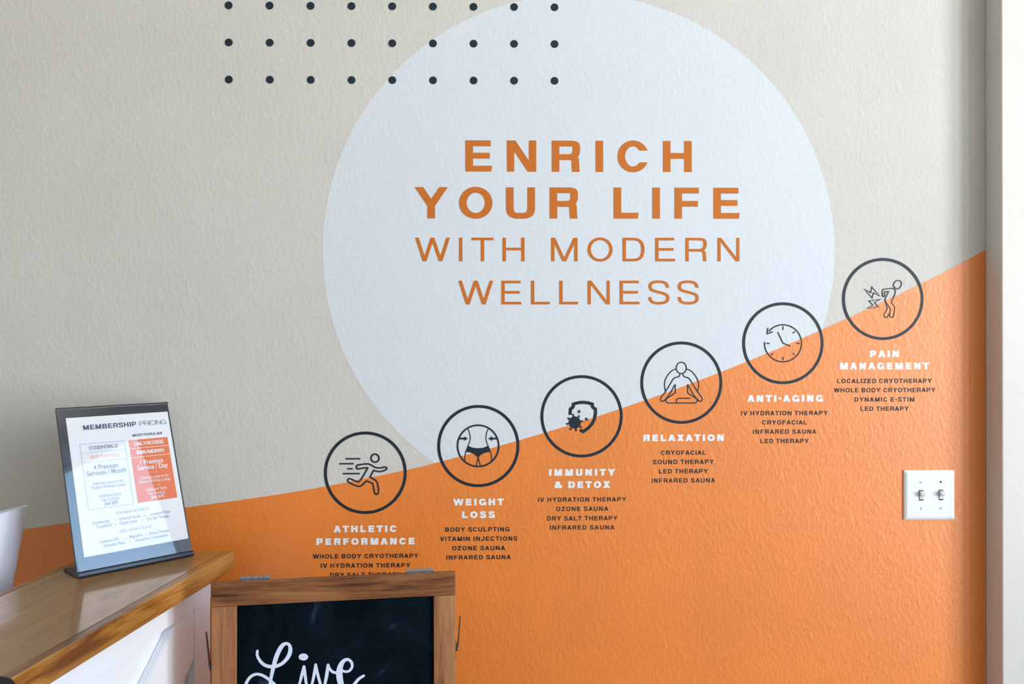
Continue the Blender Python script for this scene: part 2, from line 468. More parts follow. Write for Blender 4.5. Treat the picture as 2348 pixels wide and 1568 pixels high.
        st([(a, 1 - b), (W * .56, 1 - b)] + bez((W * .56, 1 - b), (W * .85, 1 - b), (W - a, .90), (W - a, .705)) + bez((W - a, .705), (W - a, .50), (W * .85, .41), (W * .56, .41))[1:] + [(a, .41)])
    elif ch == 'R':
        rect(0, wv, 0, 1)
        y = .47
        st([(a, 1 - b), (W * .56, 1 - b)] + bez((W * .56, 1 - b), (W * .86, 1 - b), (W * 1.0 - a, .91), (W - a, .735)) + bez((W - a, .735), (W - a, .56), (W * .84, y), (W * .56, y))[1:] + [(a, y)])
        st([(W * .45, y)] + bez((W * .55, y), (W * .86, y), (W * .965 - a, .42), (W * .965 - a, .24)) + [(W * .985 - a, 0)], cap1='h')
    elif ch == 'S':
        p = bez((W - a * 1.15, .70), (W - a * 1.15, .90), (W * .75, 1.01 - b), (W * .5, 1.01 - b), 12)
        p += bez((W * .5, 1.01 - b), (W * .22, 1.01 - b), (a * 1.1, .91), (a * 1.1, .745), 12)[1:]
        p += bez((a * 1.1, .745), (a * 1.1, .59), (W * .27, .56), (W * .5, .51), 12)[1:]
        p += bez((W * .5, .51), (W * .75, .455), (W - a, .42), (W - a, .27), 12)[1:]
        p += bez((W - a, .27), (W - a, .10), (W * .78, b - .01), (W * .5, b - .01), 12)[1:]
        p += bez((W * .5, b - .01), (W * .22, b - .01), (a, .10), (a, .31), 12)[1:]
        st(p, cap0='h', cap1='h')
    elif ch == 'T':
        rect(W / 2 - a, W / 2 + a, 0, 1 - wh * .9); rect(0, W, 1 - wh, 1)
    elif ch == 'U':
        st([(a, 1), (a, .38)] + bez((a, .38), (a, .12), (W * .22, b - .01), (W * .5, b - .01)) + bez((W * .5, b - .01), (W * .78, b - .01), (W - a, .12), (W - a, .38))[1:] + [(W - a, 1)])
    elif ch == 'V':
        c = W / 2 - t * .5; bar(c, 0); bar(c, W - t)
    elif ch == 'W':
        t2 = min(t, W * .21); q = W * .26
        bar(q - t2 * .4, 0, t=t2); bar(q - t2 * .4, W / 2 - t2 * .5, t=t2); bar(W - q - t2 * .6, W / 2 - t2 * .5, t=t2); bar(W - q - t2 * .6, W - t2, t=t2)
    elif ch == 'X':
        t2 = t * 1.08; bar(0, W - t2 * 1.03, t=t2); bar(W - t2, .03, t=t2)
    elif ch == 'Y':
        t2 = t * 1.05; c = W / 2
        bar(c - t2 * .5, 0, .42, 1, t2); bar(c - t2 * .5, W - t2, .42, 1, t2); rect(c - a, c + a, 0, .45)
    elif ch == 'Z':
        rect(0, W, 0, wh); rect(.02, W - .01, 1 - wh, 1); bar(0, W - t * 1.15, wh * .5, 1 - wh * .5, t * 1.12)
    return out, W
SIDE = {c: .075 for c in 'BDEFHIJLMNPRU1'}
SIDE.update({c: .04 for c in 'COGS&9$'})
def text_line(s, width, cap, wv, wh, xs=1.0, slant=0.0):
    """strokes of a line s fitted exactly to width (tracking solved), cap height cap, from (0,0)"""
    gl = [glyph(c, wv / xs, wh) for c in s]
    nat = 0.0; pos = []
    for i, (c, (q, w)) in enumerate(zip(s, gl)):
        if i: nat += SIDE.get(s[i - 1], 0.0) + SIDE.get(c, 0.0)
        pos.append(nat); nat += w
    track = (width / cap - nat * xs) / max(1, len(s) - 1)
    strokes = []
    for i, (q, w) in enumerate(gl):
        ox = pos[i] * xs + track * i
        for stq in q:
            strokes.append([[Vector(((v.x * xs + ox + v.y * slant) * cap, v.y * cap)) for v in f] for f in stq])
    return strokes
def build_flat(name, strokes, frame, mat, parent=None, lift=0.0, step=2.5e-6):
    """strokes = list of lists of polygons in frame's (u, v); frame = (origin, eu, ev, n)"""
    O, eu, ev, n = frame
    allv = [v for s in strokes for f in s for v in f]
    cu = (min(v[0] for v in allv) + max(v[0] for v in allv)) / 2
    cv = (min(v[1] for v in allv) + max(v[1] for v in allv)) / 2
    base = O + eu * cu + ev * cv + n * lift
    bm = new(); i = 0
    for s in strokes:
        for f in s:
            i += 1
            try: bm.faces.new([bm.verts.new(eu * (v[0] - cu) + ev * (v[1] - cv) + n * (step * (i % 40))) for v in f])
            except ValueError: pass
    for f in bm.faces:
        f.normal_update()
        if f.normal.dot(n) < 0: f.normal_flip()
    me = bpy.data.meshes.new(name); bm.to_mesh(me); bm.free()
    me.materials.append(mat)
    o = bpy.data.objects.new(name, me)
    COL.objects.link(o)
    if parent is not None:
        o.parent = parent
        o.location = parent.matrix_world.inverted() @ base
        if parent.rotation_euler.to_matrix() != Matrix.Identity(3):
            o.matrix_basis = parent.matrix_world.inverted() @ Matrix.Translation(base)
    else:
        o.location = base
    return o
WALL = (Vector((0, 0, 0)), Vector((1, 0, 0)), Vector((0, 0, 1)), Vector((0, -1, 0)))

# white disc on the wall
cx, cz = wallpt(1330, 575); rx = (wallpt(1917, 575)[0] - wallpt(743, 575)[0]) / 2
disc = [[[Vector((cx + rx * math.cos(2 * math.pi * i / 180), cz + rx * math.sin(2 * math.pi * i / 180))) for i in range(180)]]]
o = build_flat('wall_disc', disc, WALL, M_disc, lift=0.0003)
tag(o, 'huge bluish-white circle behind the orange title lettering on the cream wall', 'wall graphic')

# orange film along the lower wall with its rising curved edge, in two sheets meeting at a fine seam
curve_px = [(-900, 1262), (-400, 1245), (-100, 1228), (65, 1211.5), (157, 1198.6), (430, 1163), (700, 1123.5), (933.6, 1077), (1007, 1059), (1200, 1006.5),
            (1428, 935), (1655, 852), (1884, 756), (2112, 650.6), (2260, 573)]
cw = [wallpt(*p) for p in curve_px]
cw[0] = (X0, cw[0][1]); cw[-1] = (PX, cw[-1][1])
dense = smooth(cw, 10)
seam = wallpt(1194, 1300)[0]
def sheet(x0, x1):
    pts = [p for p in dense if x0 < p[0] < x1]
    def at(x):
        for p, q in zip(dense, dense[1:]):
            if p[0] <= x <= q[0]: return p[1] + (q[1] - p[1]) * (x - p[0]) / (q[0] - p[0])
        return dense[0][1] if x < dense[0][0] else dense[-1][1]
    pts = [(x0, at(x0))] + pts + [(x1, at(x1))]
    return [[Vector((p[0], .1)), Vector((q[0], .1)), Vector((q[0], q[1])), Vector((p[0], p[1]))] for p, q in zip(pts, pts[1:])]
for a_, b_, lf_, lab in ((X0, seam + .004, .0004, 'dark orange wall film behind the counter and chalkboard, up to the fine seam'),
                    (seam, PX, .0006, 'orange wall film around the light switch, from the fine seam to the corner')):
    o = build_flat('orange_wall_film', [sheet(a_, b_)], WALL, M_orange, lift=lf_, step=0)
    tag(o, lab, 'wall graphic', 'orange film sheets on the lower wall')

# dots, nine by three
D00, D08, D20, D28 = wallpt(524.5, 12.5), wallpt(1271.5, 17), wallpt(525, 182.5), wallpt(1271.5, 185.5)
rd = 0.0088
ROWS = ['top', 'middle', 'bottom']
ORD = ['first', 'second', 'third', 'fourth', 'fifth', 'sixth', 'seventh', 'eighth', 'ninth']
dot_me = None
for j in range(3):
    for i in range(9):
        s, t = i / 8, j / 2
        x = (D00[0] * (1 - s) + D08[0] * s) * (1 - t) + (D20[0] * (1 - s) + D28[0] * s) * t
        z = (D00[1] * (1 - s) + D08[1] * s) * (1 - t) + (D20[1] * (1 - s) + D28[1] * s) * t
        if dot_me is None:
            o = build_flat('wall_dot', [[[Vector((rd * math.cos(2 * math.pi * q / 32), rd * math.sin(2 * math.pi * q / 32))) for q in range(32)]]], WALL, M_ink)
            dot_me = o
        else:
            o = dot_me.copy(); COL.objects.link(o)
        o.location = (x, -0.0008, z)
        where = 'on cream wall' if i < (7, 5, 4)[j] else 'on the white disc'
        tag(o, 'small black wall dot, %s in the %s row, %s' % (ORD[i] + ' from the left', ROWS[j], where), 'dot', 'black dots on the upper wall')

def fit_line(s, xl, xr, yb, cap_px, wv, wh, xs=1.0):
    xa, za = wallpt(xl, yb); xb, _ = wallpt(xr, yb)
    _, zt = wallpt(xl, yb - cap_px)
    st = text_line(s, xb - xa, zt - za, wv, wh, xs)
    return [[[Vector((v.x + xa, v.y + za)) for v in f] for f in q] for q in st]

# title
t = thing('title_lettering', 'large orange title lettering ENRICH YOUR LIFE WITH MODERN WELLNESS on the white disc', 'lettering',
          Matrix.Translation((cx, -0.0008, wallpt(1330, 700)[1])))
for s, xl, xr, yb, cap, wv, wh in (('ENRICH', 1067.3, 1586.1, 393.4, 71.6, .243, .187), ('YOUR LIFE', 950.9, 1694.4, 500.6, 71.6, .243, .187),
                                   ('WITH MODERN', 951.9, 1695.5, 599.1, 54.4, .142, .111), ('WELLNESS', 1051, 1602.2, 698, 54.5, .142, .111)):
    build_flat('lettering', fit_line(s, xl, xr, yb, cap, wv, wh), WALL, M_orange_ink, t, lift=0.0008)

# ------------------------------------------------------------------ six round emblems with headings and lists
def Z(ox, oy, k):
    return lambda x, y: Vector(wallpt(ox + x * k, oy + y * k))
def zs(zf, pts, w, k, **kw):
    w = [q * k * 0.001 for q in w] if isinstance(w, list) else w * k * 0.001
    return strip([zf(*p) for p in pts], w, **kw)
def circ(zf, x, y, r, n=28, ry=None):
    ry = ry or r
    return [[zf(x + r * math.cos(2 * math.pi * i / n), y + ry * math.sin(2 * math.pi * i / n)) for i in range(n)]]
def poly(zf, pts): return [[zf(*p) for p in pts]]
def cpts(x, y, r, ry=None, n=36):
    ry = ry or r
    return [(x + r * math.cos(2 * math.pi * i / n), y + ry * math.sin(2 * math.pi * i / n)) for i in range(n)]

k = .10843; z = Z(750, 1000, k)
runner = [zs(z, cpts(1015, 462, 85), 33, k, closed=True)]
for a_, b_ in (((408, 475), (695, 475)), ((272, 580), (550, 580)), ((440, 687), (533, 687)), ((347, 790), (683, 788))):
    runner.append(zs(z, [a_, b_], 31, k, rnd=True))
runner.append(zs(z, [(640, 612), (720, 596), (800, 585), (870, 583), (920, 598), (1000, 648), (1035, 662), (1070, 668), (1140, 668), (1210, 652), (1240, 650), (1260, 665),
                     (1264, 688), (1245, 708), (1180, 735), (1120, 748), (1060, 742), (985, 722), (910, 862), (1000, 912), (1045, 950), (1070, 1000), (1080, 1060), (1090, 1120),
                     (1090, 1190), (1072, 1218), (1045, 1228), (1018, 1218), (1002, 1180), (980, 1060), (968, 1000), (880, 960), (830, 945), (770, 1010), (720, 1050), (680, 1060),
                     (640, 1055), (540, 1015), (460, 975), (438, 945), (440, 915), (462, 897), (490, 895), (600, 945), (665, 968), (720, 910), (790, 800), (845, 700), (862, 668),
                     (790, 668), (720, 680), (655, 692), (630, 680), (620, 655), (625, 628)], 32, k, closed=True))
k = .12436; z = Z(1000, 925, k)
waist = [zs(z, cpts(775, 780, 380, n=72), 31, k, closed=True),
         zs(z, smooth([(590, 470), (620, 550), (630, 630), (620, 700), (590, 780), (550, 890), (535, 960), (532, 1055)]), 16, k),
         zs(z, smooth([(960, 470), (930, 550), (919, 630), (930, 700), (960, 780), (1005, 890), (1020, 960), (1022, 1055)]), 16, k),
         poly(z, [(598, 780), (660, 808), (720, 819), (775, 822), (835, 818), (890, 808), (955, 778), (980, 830), (1003, 893), (940, 897), (870, 920), (810, 960), (778, 1005), (745, 965), (680, 922), (620, 900), (548, 893), (570, 840)]),
         zs(z, [(776, 995), (743, 1145)], 18, k), zs(z, [(776, 995), (818, 1145)], 18, k),
         poly(z, [(415, 628), (517, 628), (517, 605), (588, 646), (517, 690), (517, 663), (415, 663)]),
         poly(z, [(1138, 628), (1036, 628), (1036, 602), (962, 646), (1036, 690), (1036, 663), (1138, 663)])]
k = .12117; z = Z(1240, 860, k)
virus = [zs(z, [(558, 752), (558, 650), (562, 638), (600, 615), (616, 585), (616, 548), (700, 522), (795, 513), (890, 522), (975, 548), (978, 590), (1000, 622), (1035, 640), (1036, 720),
                (1015, 830), (970, 920), (900, 1000), (800, 1067), (738, 1035)], 60, k), circ(z, 642, 895, 116)]
for tx, ty in ((613, 752), (722, 778), (785, 870), (757, 982), (665, 1043), (558, 1022), (498, 922), (522, 818)):
    virus.append(zs(z, [(642, 895), (tx, ty)], 30, k)); virus.append(circ(z, tx, ty, 20, 14))
for x, y in ((725, 688), (863, 832)):
    virus.append(zs(z, [(x - 24, y - 24), (x + 24, y + 24)], 20, k)); virus.append(zs(z, [(x - 24, y + 24), (x + 24, y - 24)], 20, k))
z = Z(1470, 780, k)
sitter = [zs(z, cpts(760, 523, 95, 108), 21, k, closed=True),
          zs(z, smooth([(655, 543), (580, 580), (510, 650), (460, 740), (442, 830), (450, 910), (465, 970)]), 20, k),
          zs(z, smooth([(865, 543), (945, 580), (1010, 650), (1065, 740), (1087, 830), (1082, 910), (1067, 970)]), 20, k),
          zs(z, [(735, 640), (728, 670), (705, 692), (640, 708), (605, 735), (530, 860), (465, 970), (378, 1078), (364, 1110), (372, 1142), (400, 1158), (430, 1148), (470, 1105), (530, 1035), (645, 832)], 21, k),
          zs(z, [(645, 832), (647, 995), (490, 1098), (467, 1120), (464, 1150), (490, 1184), (520, 1188), (1010, 1188), (1045, 1175), (1062, 1145), (1055, 1115), (1035, 1098), (877, 995), (878, 832)], 21, k),
          zs(z, [(878, 832), (1000, 1045), (1060, 1115), (1092, 1148), (1120, 1157), (1150, 1142), (1157, 1110), (1143, 1075), (1065, 970), (990, 850), (920, 735), (885, 708), (820, 692), (798, 670), (790, 640)], 21, k),
          zs(z, [(932, 1097), (720, 1097), (690, 1103), (670, 1122), (665, 1150), (680, 1186)], 21, k)]
z = Z(1700, 690, k)
clock = [zs(z, [(785 + 350 * math.cos(math.radians(t_)), 800 - 350 * math.sin(math.radians(t_))) for t_ in range(176, 176 + 326, 4)], 24, k),
         zs(z, [(500, 508), (480, 625)], 23, k), zs(z, [(592, 582), (478, 625)], 23, k),
         zs(z, [(690, 595), (785, 798)], 23, k, rnd=True), zs(z, [(785, 798), (915, 850)], 23, k, rnd=True)]
for a_, b_ in (((785, 480), (785, 548)), ((1010, 575), (970, 612)), ((1102, 802), (1033, 802)), ((970, 985), (1010, 1025)), ((785, 1055), (785, 1120)), ((602, 988), (558, 1026)), ((466, 802), (536, 802))):
    clock.append(zs(z, [a_, b_], 22, k))
z = Z(1930, 590, k)
sore = [zs(z, smooth([(1075, 437), (1115, 455), (1130, 500), (1115, 550), (1080, 590), (1050, 598), (1010, 578), (978, 540), (978, 510), (1005, 462), (1040, 440)], 4, True), 19, k, closed=True),
        zs(z, [(768, 640), (772, 618), (790, 602), (880, 592), (950, 585), (980, 592), (1003, 612), (1015, 645), (1008, 690), (980, 750), (935, 855), (1000, 935), (985, 1080), (970, 1125), (940, 1140), (912, 1128), (903, 1095), (910, 1040), (920, 975),
               (820, 830), (820, 790), (885, 648), (815, 650), (812, 730), (790, 746), (768, 730)], 19, k, closed=True),
        zs(z, [(820, 830), (860, 970), (797, 1080), (797, 1112), (815, 1135), (842, 1140), (866, 1122), (912, 1040)], 19, k),
        zs(z, [(425, 600), (548, 668), (568, 560), (720, 730), (600, 668), (575, 770)], 18, k, closed=True),
        zs(z, [(735, 790), (620, 855), (690, 935), (470, 967), (590, 905), (512, 825)], 18, k, closed=True)]
STATIONS = [
    ((838, 1083.6, 94.8), runner, 'a running figure', [('ATHLETIC', 764.9, 910, 1220.3), ('PERFORMANCE', 725.5, 950.6, 1249.3)],
     [('WHOLE BODY CRYOTHERAPY', 717.7, 959.6, 1280.3), ('IV HYDRATION THERAPY', 735.9, 941.2, 1301.7), ('DRY SALT THERAPY', 757.1, 921, 1323.0)]),
    ((1097, 1022.3, 94.2), waist, 'a slim waist between two arrows', [('WEIGHT', 1039.1, 1155, 1158.7), ('LOSS', 1059.4, 1134.7, 1187.5)],
     [('BODY SCULPTING', 1021, 1168.5, 1218.8), ('VITAMIN INJECTIONS', 1009.2, 1186.2, 1240.3), ('OZONE SAUNA', 1037, 1158.3, 1261.6), ('INFRARED SAUNA', 1023.8, 1171.5, 1282.8)]),
    ((1333.6, 954.3, 94.2), virus, 'a shield and virus', [('IMMUNITY', 1258.8, 1410.7, 1090.7), ('& DETOX', 1271, 1399, 1118.9)],
     [('IV HYDRATION THERAPY', 1233.7, 1435.8, 1150.4), ('OZONE SAUNA', 1275, 1394.7, 1171.5), ('DRY SALT THERAPY', 1254.5, 1416.2, 1193.3), ('INFRARED SAUNA', 1261.2, 1408.8, 1214.4)]),
    ((1562.2, 877.2, 93.9), sitter, 'a seated meditating figure', [('RELAXATION', 1475, 1659.3, 1011.5)],
     [('CRYOFACIAL', 1515.4, 1618.3, 1042.8), ('SOUND THERAPY', 1497, 1636.6, 1064), ('LED THERAPY', 1510.8, 1623.2, 1085.4), ('INFRARED SAUNA', 1494, 1639.7, 1106.6)]),
    ((1795, 786.8, 93.2), clock, 'a clock with a backward arrow', [('ANTI-AGING', 1713, 1887, 921.1)],
     [('IV HYDRATION THERAPY', 1699.4, 1898, 952.2), ('CRYOFACIAL', 1747.5, 1850, 973.4), ('INFRARED SAUNA', 1726.3, 1871.6, 994.7), ('LED THERAPY', 1743.4, 1854.4, 1016)]),
    ((2024, 685.5, 93.2), sore, 'a stooping figure with lightning bolts', [('PAIN', 1994.4, 2060.6, 818.8), ('MANAGEMENT', 1925.6, 2130, 846.9)],
     [('LOCALIZED CRYOTHERAPY', 1919.4, 2136.3, 878.4), ('WHOLE BODY CRYOTHERAPY', 1911.6, 2144.4, 899.5), ('DYNAMIC E-STIM', 1959, 2096.3, 920.8), ('LED THERAPY', 1973, 2083.4, 941.9)]),
]
for (px, py, R), icon, what, heads, lines in STATIONS:
    ctr = wallpt(px, py); Rw = (wallpt(px + R, py)[0] - wallpt(px - R, py)[0]) / 2
    name_txt = ' '.join(h[0] for h in heads)
    e = thing('round_emblem', 'dark round wall emblem with %s, above the %s heading' % (what, name_txt), 'emblem', Matrix.Translation((ctr[0], -.0009, ctr[1])), 'round service emblems on the wall')
    ring = strip([(ctr[0] + (Rw - .0033) * math.cos(2 * math.pi * i / 96), ctr[1] + (Rw - .0033) * math.sin(2 * math.pi * i / 96)) for i in range(96)], .0066, closed=True)
    build_flat('ring', [ring], WALL, M_ink, e, lift=.0009)
    build_flat('pictogram', icon, WALL, M_ink, e, lift=.0009)
    hx = (heads[0][1] + heads[0][2]) / 2
    h = thing('heading_lettering', 'bold white heading %s under the emblem with %s' % (name_txt, what), 'lettering', Matrix.Translation((wallpt(hx, heads[-1][3])[0], -.0009, wallpt(hx, heads[-1][3])[1])), 'white service headings on the wall')
    for s, xl, xr, yb in heads:
        build_flat('lettering', fit_line(s, xl, xr, yb, 15.3, .37, .27, 1.07), WALL, M_white_ink, h, lift=.0009)
    l = thing('service_list', 'small dark list of %s services under the heading %s' % ({3: 'three', 4: 'four'}[len(lines)], name_txt), 'lettering', Matrix.Translation((wallpt(hx, lines[-1][3])[0], -.0009, wallpt(hx, lines[-1][3])[1])), 'dark service lists on the wall')
    for s, xl, xr, yb in lines:
        build_flat('lettering', fit_line(s, xl, xr, yb, 10.0, .225, .19, .94), WALL, M_ink_list, l, lift=.0009)

# ------------------------------------------------------------------ light switch
sx0, sz1 = wallpt(2070.5, 1077.5); sx1, sz0 = wallpt(2187, 1190.5)
M_sw = plain('white_switch_plastic', (0.80, 0.83, 0.87), 0.12, 0, 0.5)
M_tog = plain('white_toggle_plastic', (0.72, 0.72, 0.73), 0.3)
M_slot = plain('switch_slot_black', (0.01, 0.01, 0.012), 0.5)
M_screw = plain('screw_paint', (0.68, 0.70, 0.74), 0.35, 0.0)
swc = Vector(((sx0 + sx1) / 2, 0, (sz0 + sz1) / 2)); sw, sh = (sx1 - sx0) / 2, (sz1 - sz0) / 2
sp = thing('light_switch', 'white double toggle light switch plate on the orange wall', 'light switch', Matrix.Translation(swc))
bm = new()
# plate: wide chamfer then flat face with two toggle slots cut as dark recesses
def ringq(bm, r0, r1):
    for i in range(4): bm.faces.new((r0[i], r0[(i + 1) % 4], r1[(i + 1) % 4], r1[i]))
def rectv(bm, hw, hh, y): return [bm.verts.new(p) for p in ((-hw, y, -hh), (hw, y, -hh), (hw, y, hh), (-hw, y, hh))]
ra = rectv(bm, sw, sh, -0.0008); rb = rectv(bm, sw, sh, -.0028); rc = rectv(bm, sw - .0012, sh - .0012, -.0046); rd_ = rectv(bm, sw - .0055, sh - .0055, -.0068); re_ = rectv(bm, sw - .008, sh - .008, -.0071)
ringq(bm, ra, rb); ringq(bm, rb, rc); ringq(bm, rc, rd_); ringq(bm, rd_, re_); bm.faces.new(re_)
mesh_obj('plate', bm, M_sw, sp)
def sw_local(zx, zy):     # zoom (2050,1060) scale .09564 -> local x,z
    x, z_ = wallpt(2050 + zx * .09564, 1060 + zy * .09564)
    return x - swc.x, z_ - swc.z
for (zx, ztop, zbot) in ((611, 650, 900), (1083, 640, 893)):
    lx, zt = sw_local(zx, ztop); _, zb = sw_local(zx, zbot)
    bm = new(); add_box(bm, lx - .0051, lx + .0051, -.0075, -.0065, zb, zt); slot = mesh_obj('toggle_slot', bm, M_slot, sp)
    slot['label'] = 'black slot around the toggle'
    bm = new()
    add_prism(bm, [(-.0068, zb + .003), (-.0068, zt - .0018), (-.0150, zt - .004), (-.0185, zt - .0075), (-.0175, zt - .0105), (-.0095, zb + .0095), (-.0082, zb + .003)], 'x', lx - .0043, lx + .0043)
    mesh_obj('toggle', bm, M_tog, sp)
for zx, zy, ang in ((607, 468, -50), (610, 1090, 70), (1082, 1082, 62)):
    lx, lz = sw_local(zx, zy)
    bm = new(); add_cyl(bm, (lx, -.0066, lz), (lx, -.0078, lz), .0031, 20); s_ = mesh_obj('screw', bm, M_screw, sp)
    bm = new(); c, s = math.cos(math.radians(ang)), math.sin(math.radians(ang))
    add_prism(bm, [(lx + c * u * .0029 - s * v * .0005, lz + s * u * .0029 + c * v * .0005) for u, v in ((-1, -1), (1, -1), (1, 1), (-1, 1))], 'y', -.0076, -.0081)
    mesh_obj('screw_slot', bm, plain('screw_slot_grey', (0.12, 0.14, 0.17), 0.5), s_)
lx, lz = sw_local(1078, 455)
bm = new(); add_cyl(bm, (lx, -.0066, lz), (lx, -.0074, lz), .0024, 20); mesh_obj('screw_hole', bm, M_slot, sp)['label'] = 'empty black screw hole'

# ------------------------------------------------------------------ reception bar: wooden top on a white panelled base
ZT = 1.10                       # bar-height top
tip = onz(537, 1262.5, ZT); near = onz(33, 1552, ZT)
d = (tip - near); d.z = 0; d.normalize()
BAR_ANG = math.atan2(-d.x, d.y)      # local +y runs along the bar towards the wall, +x faces the room
RB = Matrix.Translation((tip.x, tip.y, 0)) @ Matrix.Rotation(BAR_ANG, 4, 'Z')
def bar_local(p): return RB.inverted() @ p
bk = bar_local(onz(80, 1325, ZT)).x          # back edge of the top
BW = -bk; LEN = 1.25
M_top = wood('maple_laminate', (0.26, 0.125, 0.030), (0.335, 0.168, 0.045), (0.41, 0.215, 0.062), 'Y', 0.40, 0.3, 0.8, 0.35, 1.0)
M_nose = wood('amber_wood_edge', (0.13, 0.040, 0.006), (0.30, 0.128, 0.022), (0.45, 0.235, 0.065), 'Y', 0.35, 0.4, 1.3, 0.9, 0.25)
M_whitep = plain('white_cabinet_paint', (0.74, 0.78, 0.84), 0.35, 0, 0.5)
top = thing('worktop', 'honey-coloured wooden bar counter top carrying the framed price sign', 'worktop', RB @ Matrix.Translation((0, 0, ZT)))
TH = 0.040
ta = math.tan(BAR_ANG)                      # far end is cut parallel to the wall
def slab(bm, x0, x1, y0, z0, z1, bev, cut=0.0):
    add_prism(bm, [(x0, y0), (x1, y0), (x1, x1 * -ta - cut), (x0, x0 * -ta - cut)], 'z', z0, z1)
    if bev: bmesh.ops.bevel(bm, geom=list(bm.edges), offset=bev, segments=3, profile=0.6, affect='EDGES')
bm = new(); slab(bm, -BW + .0165, -.0205, -LEN, -TH + .012, -.0006, 0); mesh_obj('panel', bm, M_top, top)
bm = new(); slab(bm, -.020, 0, -LEN, -TH, 0, .003); n_ = mesh_obj('front_edging', bm, M_nose, top); n_['label'] = 'amber streaked wooden front edge'
bm = new(); slab(bm, -BW, -BW + .016, -LEN, -TH, 0, .002); n_ = mesh_obj('back_edging', bm, M_nose, top); n_['label'] = 'narrow wooden back edge'
base = thing('panelled_counter', 'white panelled counter base with a raised diagonal board', 'counter', RB)
ZB = ZT - TH
bx = -.030                                     # face of the raised frame
def on_front(x, y):                             # pixel -> (y, z) on the raised frame face
    nrm = RB.to_3x3() @ Vector((1, 0, 0))
    p = hit(x, y, RB @ Vector((bx, 0, 0)), nrm)
    q = bar_local(p); return (q.y, q.z)
BEND = on_front(483, 1400)[0]                # where the base stops short of the wall
bm = new(); slab(bm, -BW + .02, bx - .018, -LEN + .03, 0.0, ZB, 0, -BEND - bx * ta); mesh_obj('panel', bm, M_whitep, base)
rail_z = on_front(441, 1401)[1]
st_y = on_front(447, 1480)[0]
bm = new(); add_box(bm, bx - .018, bx, -LEN + .03, BEND, rail_z, ZB); mesh_obj('top_rail', bm, M_whitep, base)
bm = new(); add_box(bm, bx - .018, bx, st_y, BEND, 0.0, rail_z - .0008, .002); mesh_obj('stile', bm, M_whitep, base)
# diagonal board: upper edge through two measured points, lower edge parallel through a third
p1 = on_front(408, 1420); p2 = on_front(336, 1568); p3 = on_front(445, 1512)
dv = Vector((p2[0] - p1[0], p2[1] - p1[1])); dv.normalize()
nv = Vector((-dv.y, dv.x)); off = (Vector(p3) - Vector(p1)).dot(nv)
def clip_at(p, zz): s = (zz - p[1]) / dv.y; return (p[0] + dv.x * s, zz)
q1 = (p1[0] + nv.x * off, p1[1] + nv.y * off)
ua = clip_at(p1, rail_z - .001); la = (st_y - .001, q1[1] + dv.y * ((st_y - .001 - q1[0]) / dv.x))
zlow = 0.12
bm = new(); add_prism(bm, [ua, (st_y - .001, rail_z - .001), la, clip_at(q1, zlow), clip_at(p1, zlow)], 'x', bx - .018, bx - .0005)
bmesh.ops.bevel(bm, geom=[e for e in bm.edges], offset=.002, segments=2, affect='EDGES')
mesh_obj('diagonal_board', bm, M_whitep, base)
bm = new(); add_box(bm, bx - .018, bx, -LEN + .03, st_y - .001, 0.0, .119); mesh_obj('bottom_rail', bm, M_whitep, base)

# ------------------------------------------------------------------ sign holder on the bar
BL = onz(178, 1326, ZT); BR = onz(443, 1273, ZT)
eu = (BR - BL).normalized(); bkd = Vector((-eu.y, eu.x, 0)); up = Vector((0, 0, 1))
TILT = math.radians(20.8)
sv = bkd * math.sin(TILT) + up * math.cos(TILT); sn = eu.cross(sv); 
SWID = (BR - BL).length; SHT = .338
RS = Matrix(((eu.x, bkd.x, 0, BL.x), (eu.y, bkd.y, 0, BL.y), (0, 0, 1, ZT + .0002), (0, 0, 0, 1)))
sign = thing('sign_holder', 'slanted black and clear acrylic sign holder standing on the wooden counter', 'sign holder', RS)
M_acr = plain('black_acrylic', (0.010, 0.014, 0.020), 0.18, 0, 0.5)
M_cover = clear_pane('clear_acrylic_cover', 1.55)
FR = RS @ Matrix.Rotation(-TILT, 4, 'X')    # x along width, y into the back, z up the slope
def srot(bm):
    bmesh.ops.rotate(bm, verts=bm.verts, cent=(0, 0, 0), matrix=Matrix.Rotation(-TILT, 3, 'X'))
bm = new(); add_box(bm, 0, SWID, .0016, .0046, 0.003, SHT, .001, 2); srot(bm); mesh_obj('back_panel', bm, M_acr, sign)
bm = new(); add_box(bm, .0005, SWID - .0005, -.0012, .0002, 0.006, SHT - .002, 0); srot(bm); mesh_obj('clear_cover', bm, M_cover, sign)['label'] = 'clear glossy front cover'
bm = new(); add_box(bm, 0, SWID, -.0015, .0045, SHT - .002, SHT + .0022, .0008, 2); srot(bm); mesh_obj('top_edge', bm, M_acr, sign)
bm = new()
prof = [(-.004, .0), (-.0055, .004), (-.0035, .0085), (.0005, .0105), (.004, .0105), (.0052, .0075), (.006, .0035), (.078, .0035), (.079, .0), ]
add_prism(bm, prof, 'x', 0, SWID)
bmesh.ops.bevel(bm, geom=list(bm.edges), offset=.0006, segments=2, affect='EDGES')
mesh_obj('foot', bm, M_acr, sign)['label'] = 'black foot bent back along the counter'
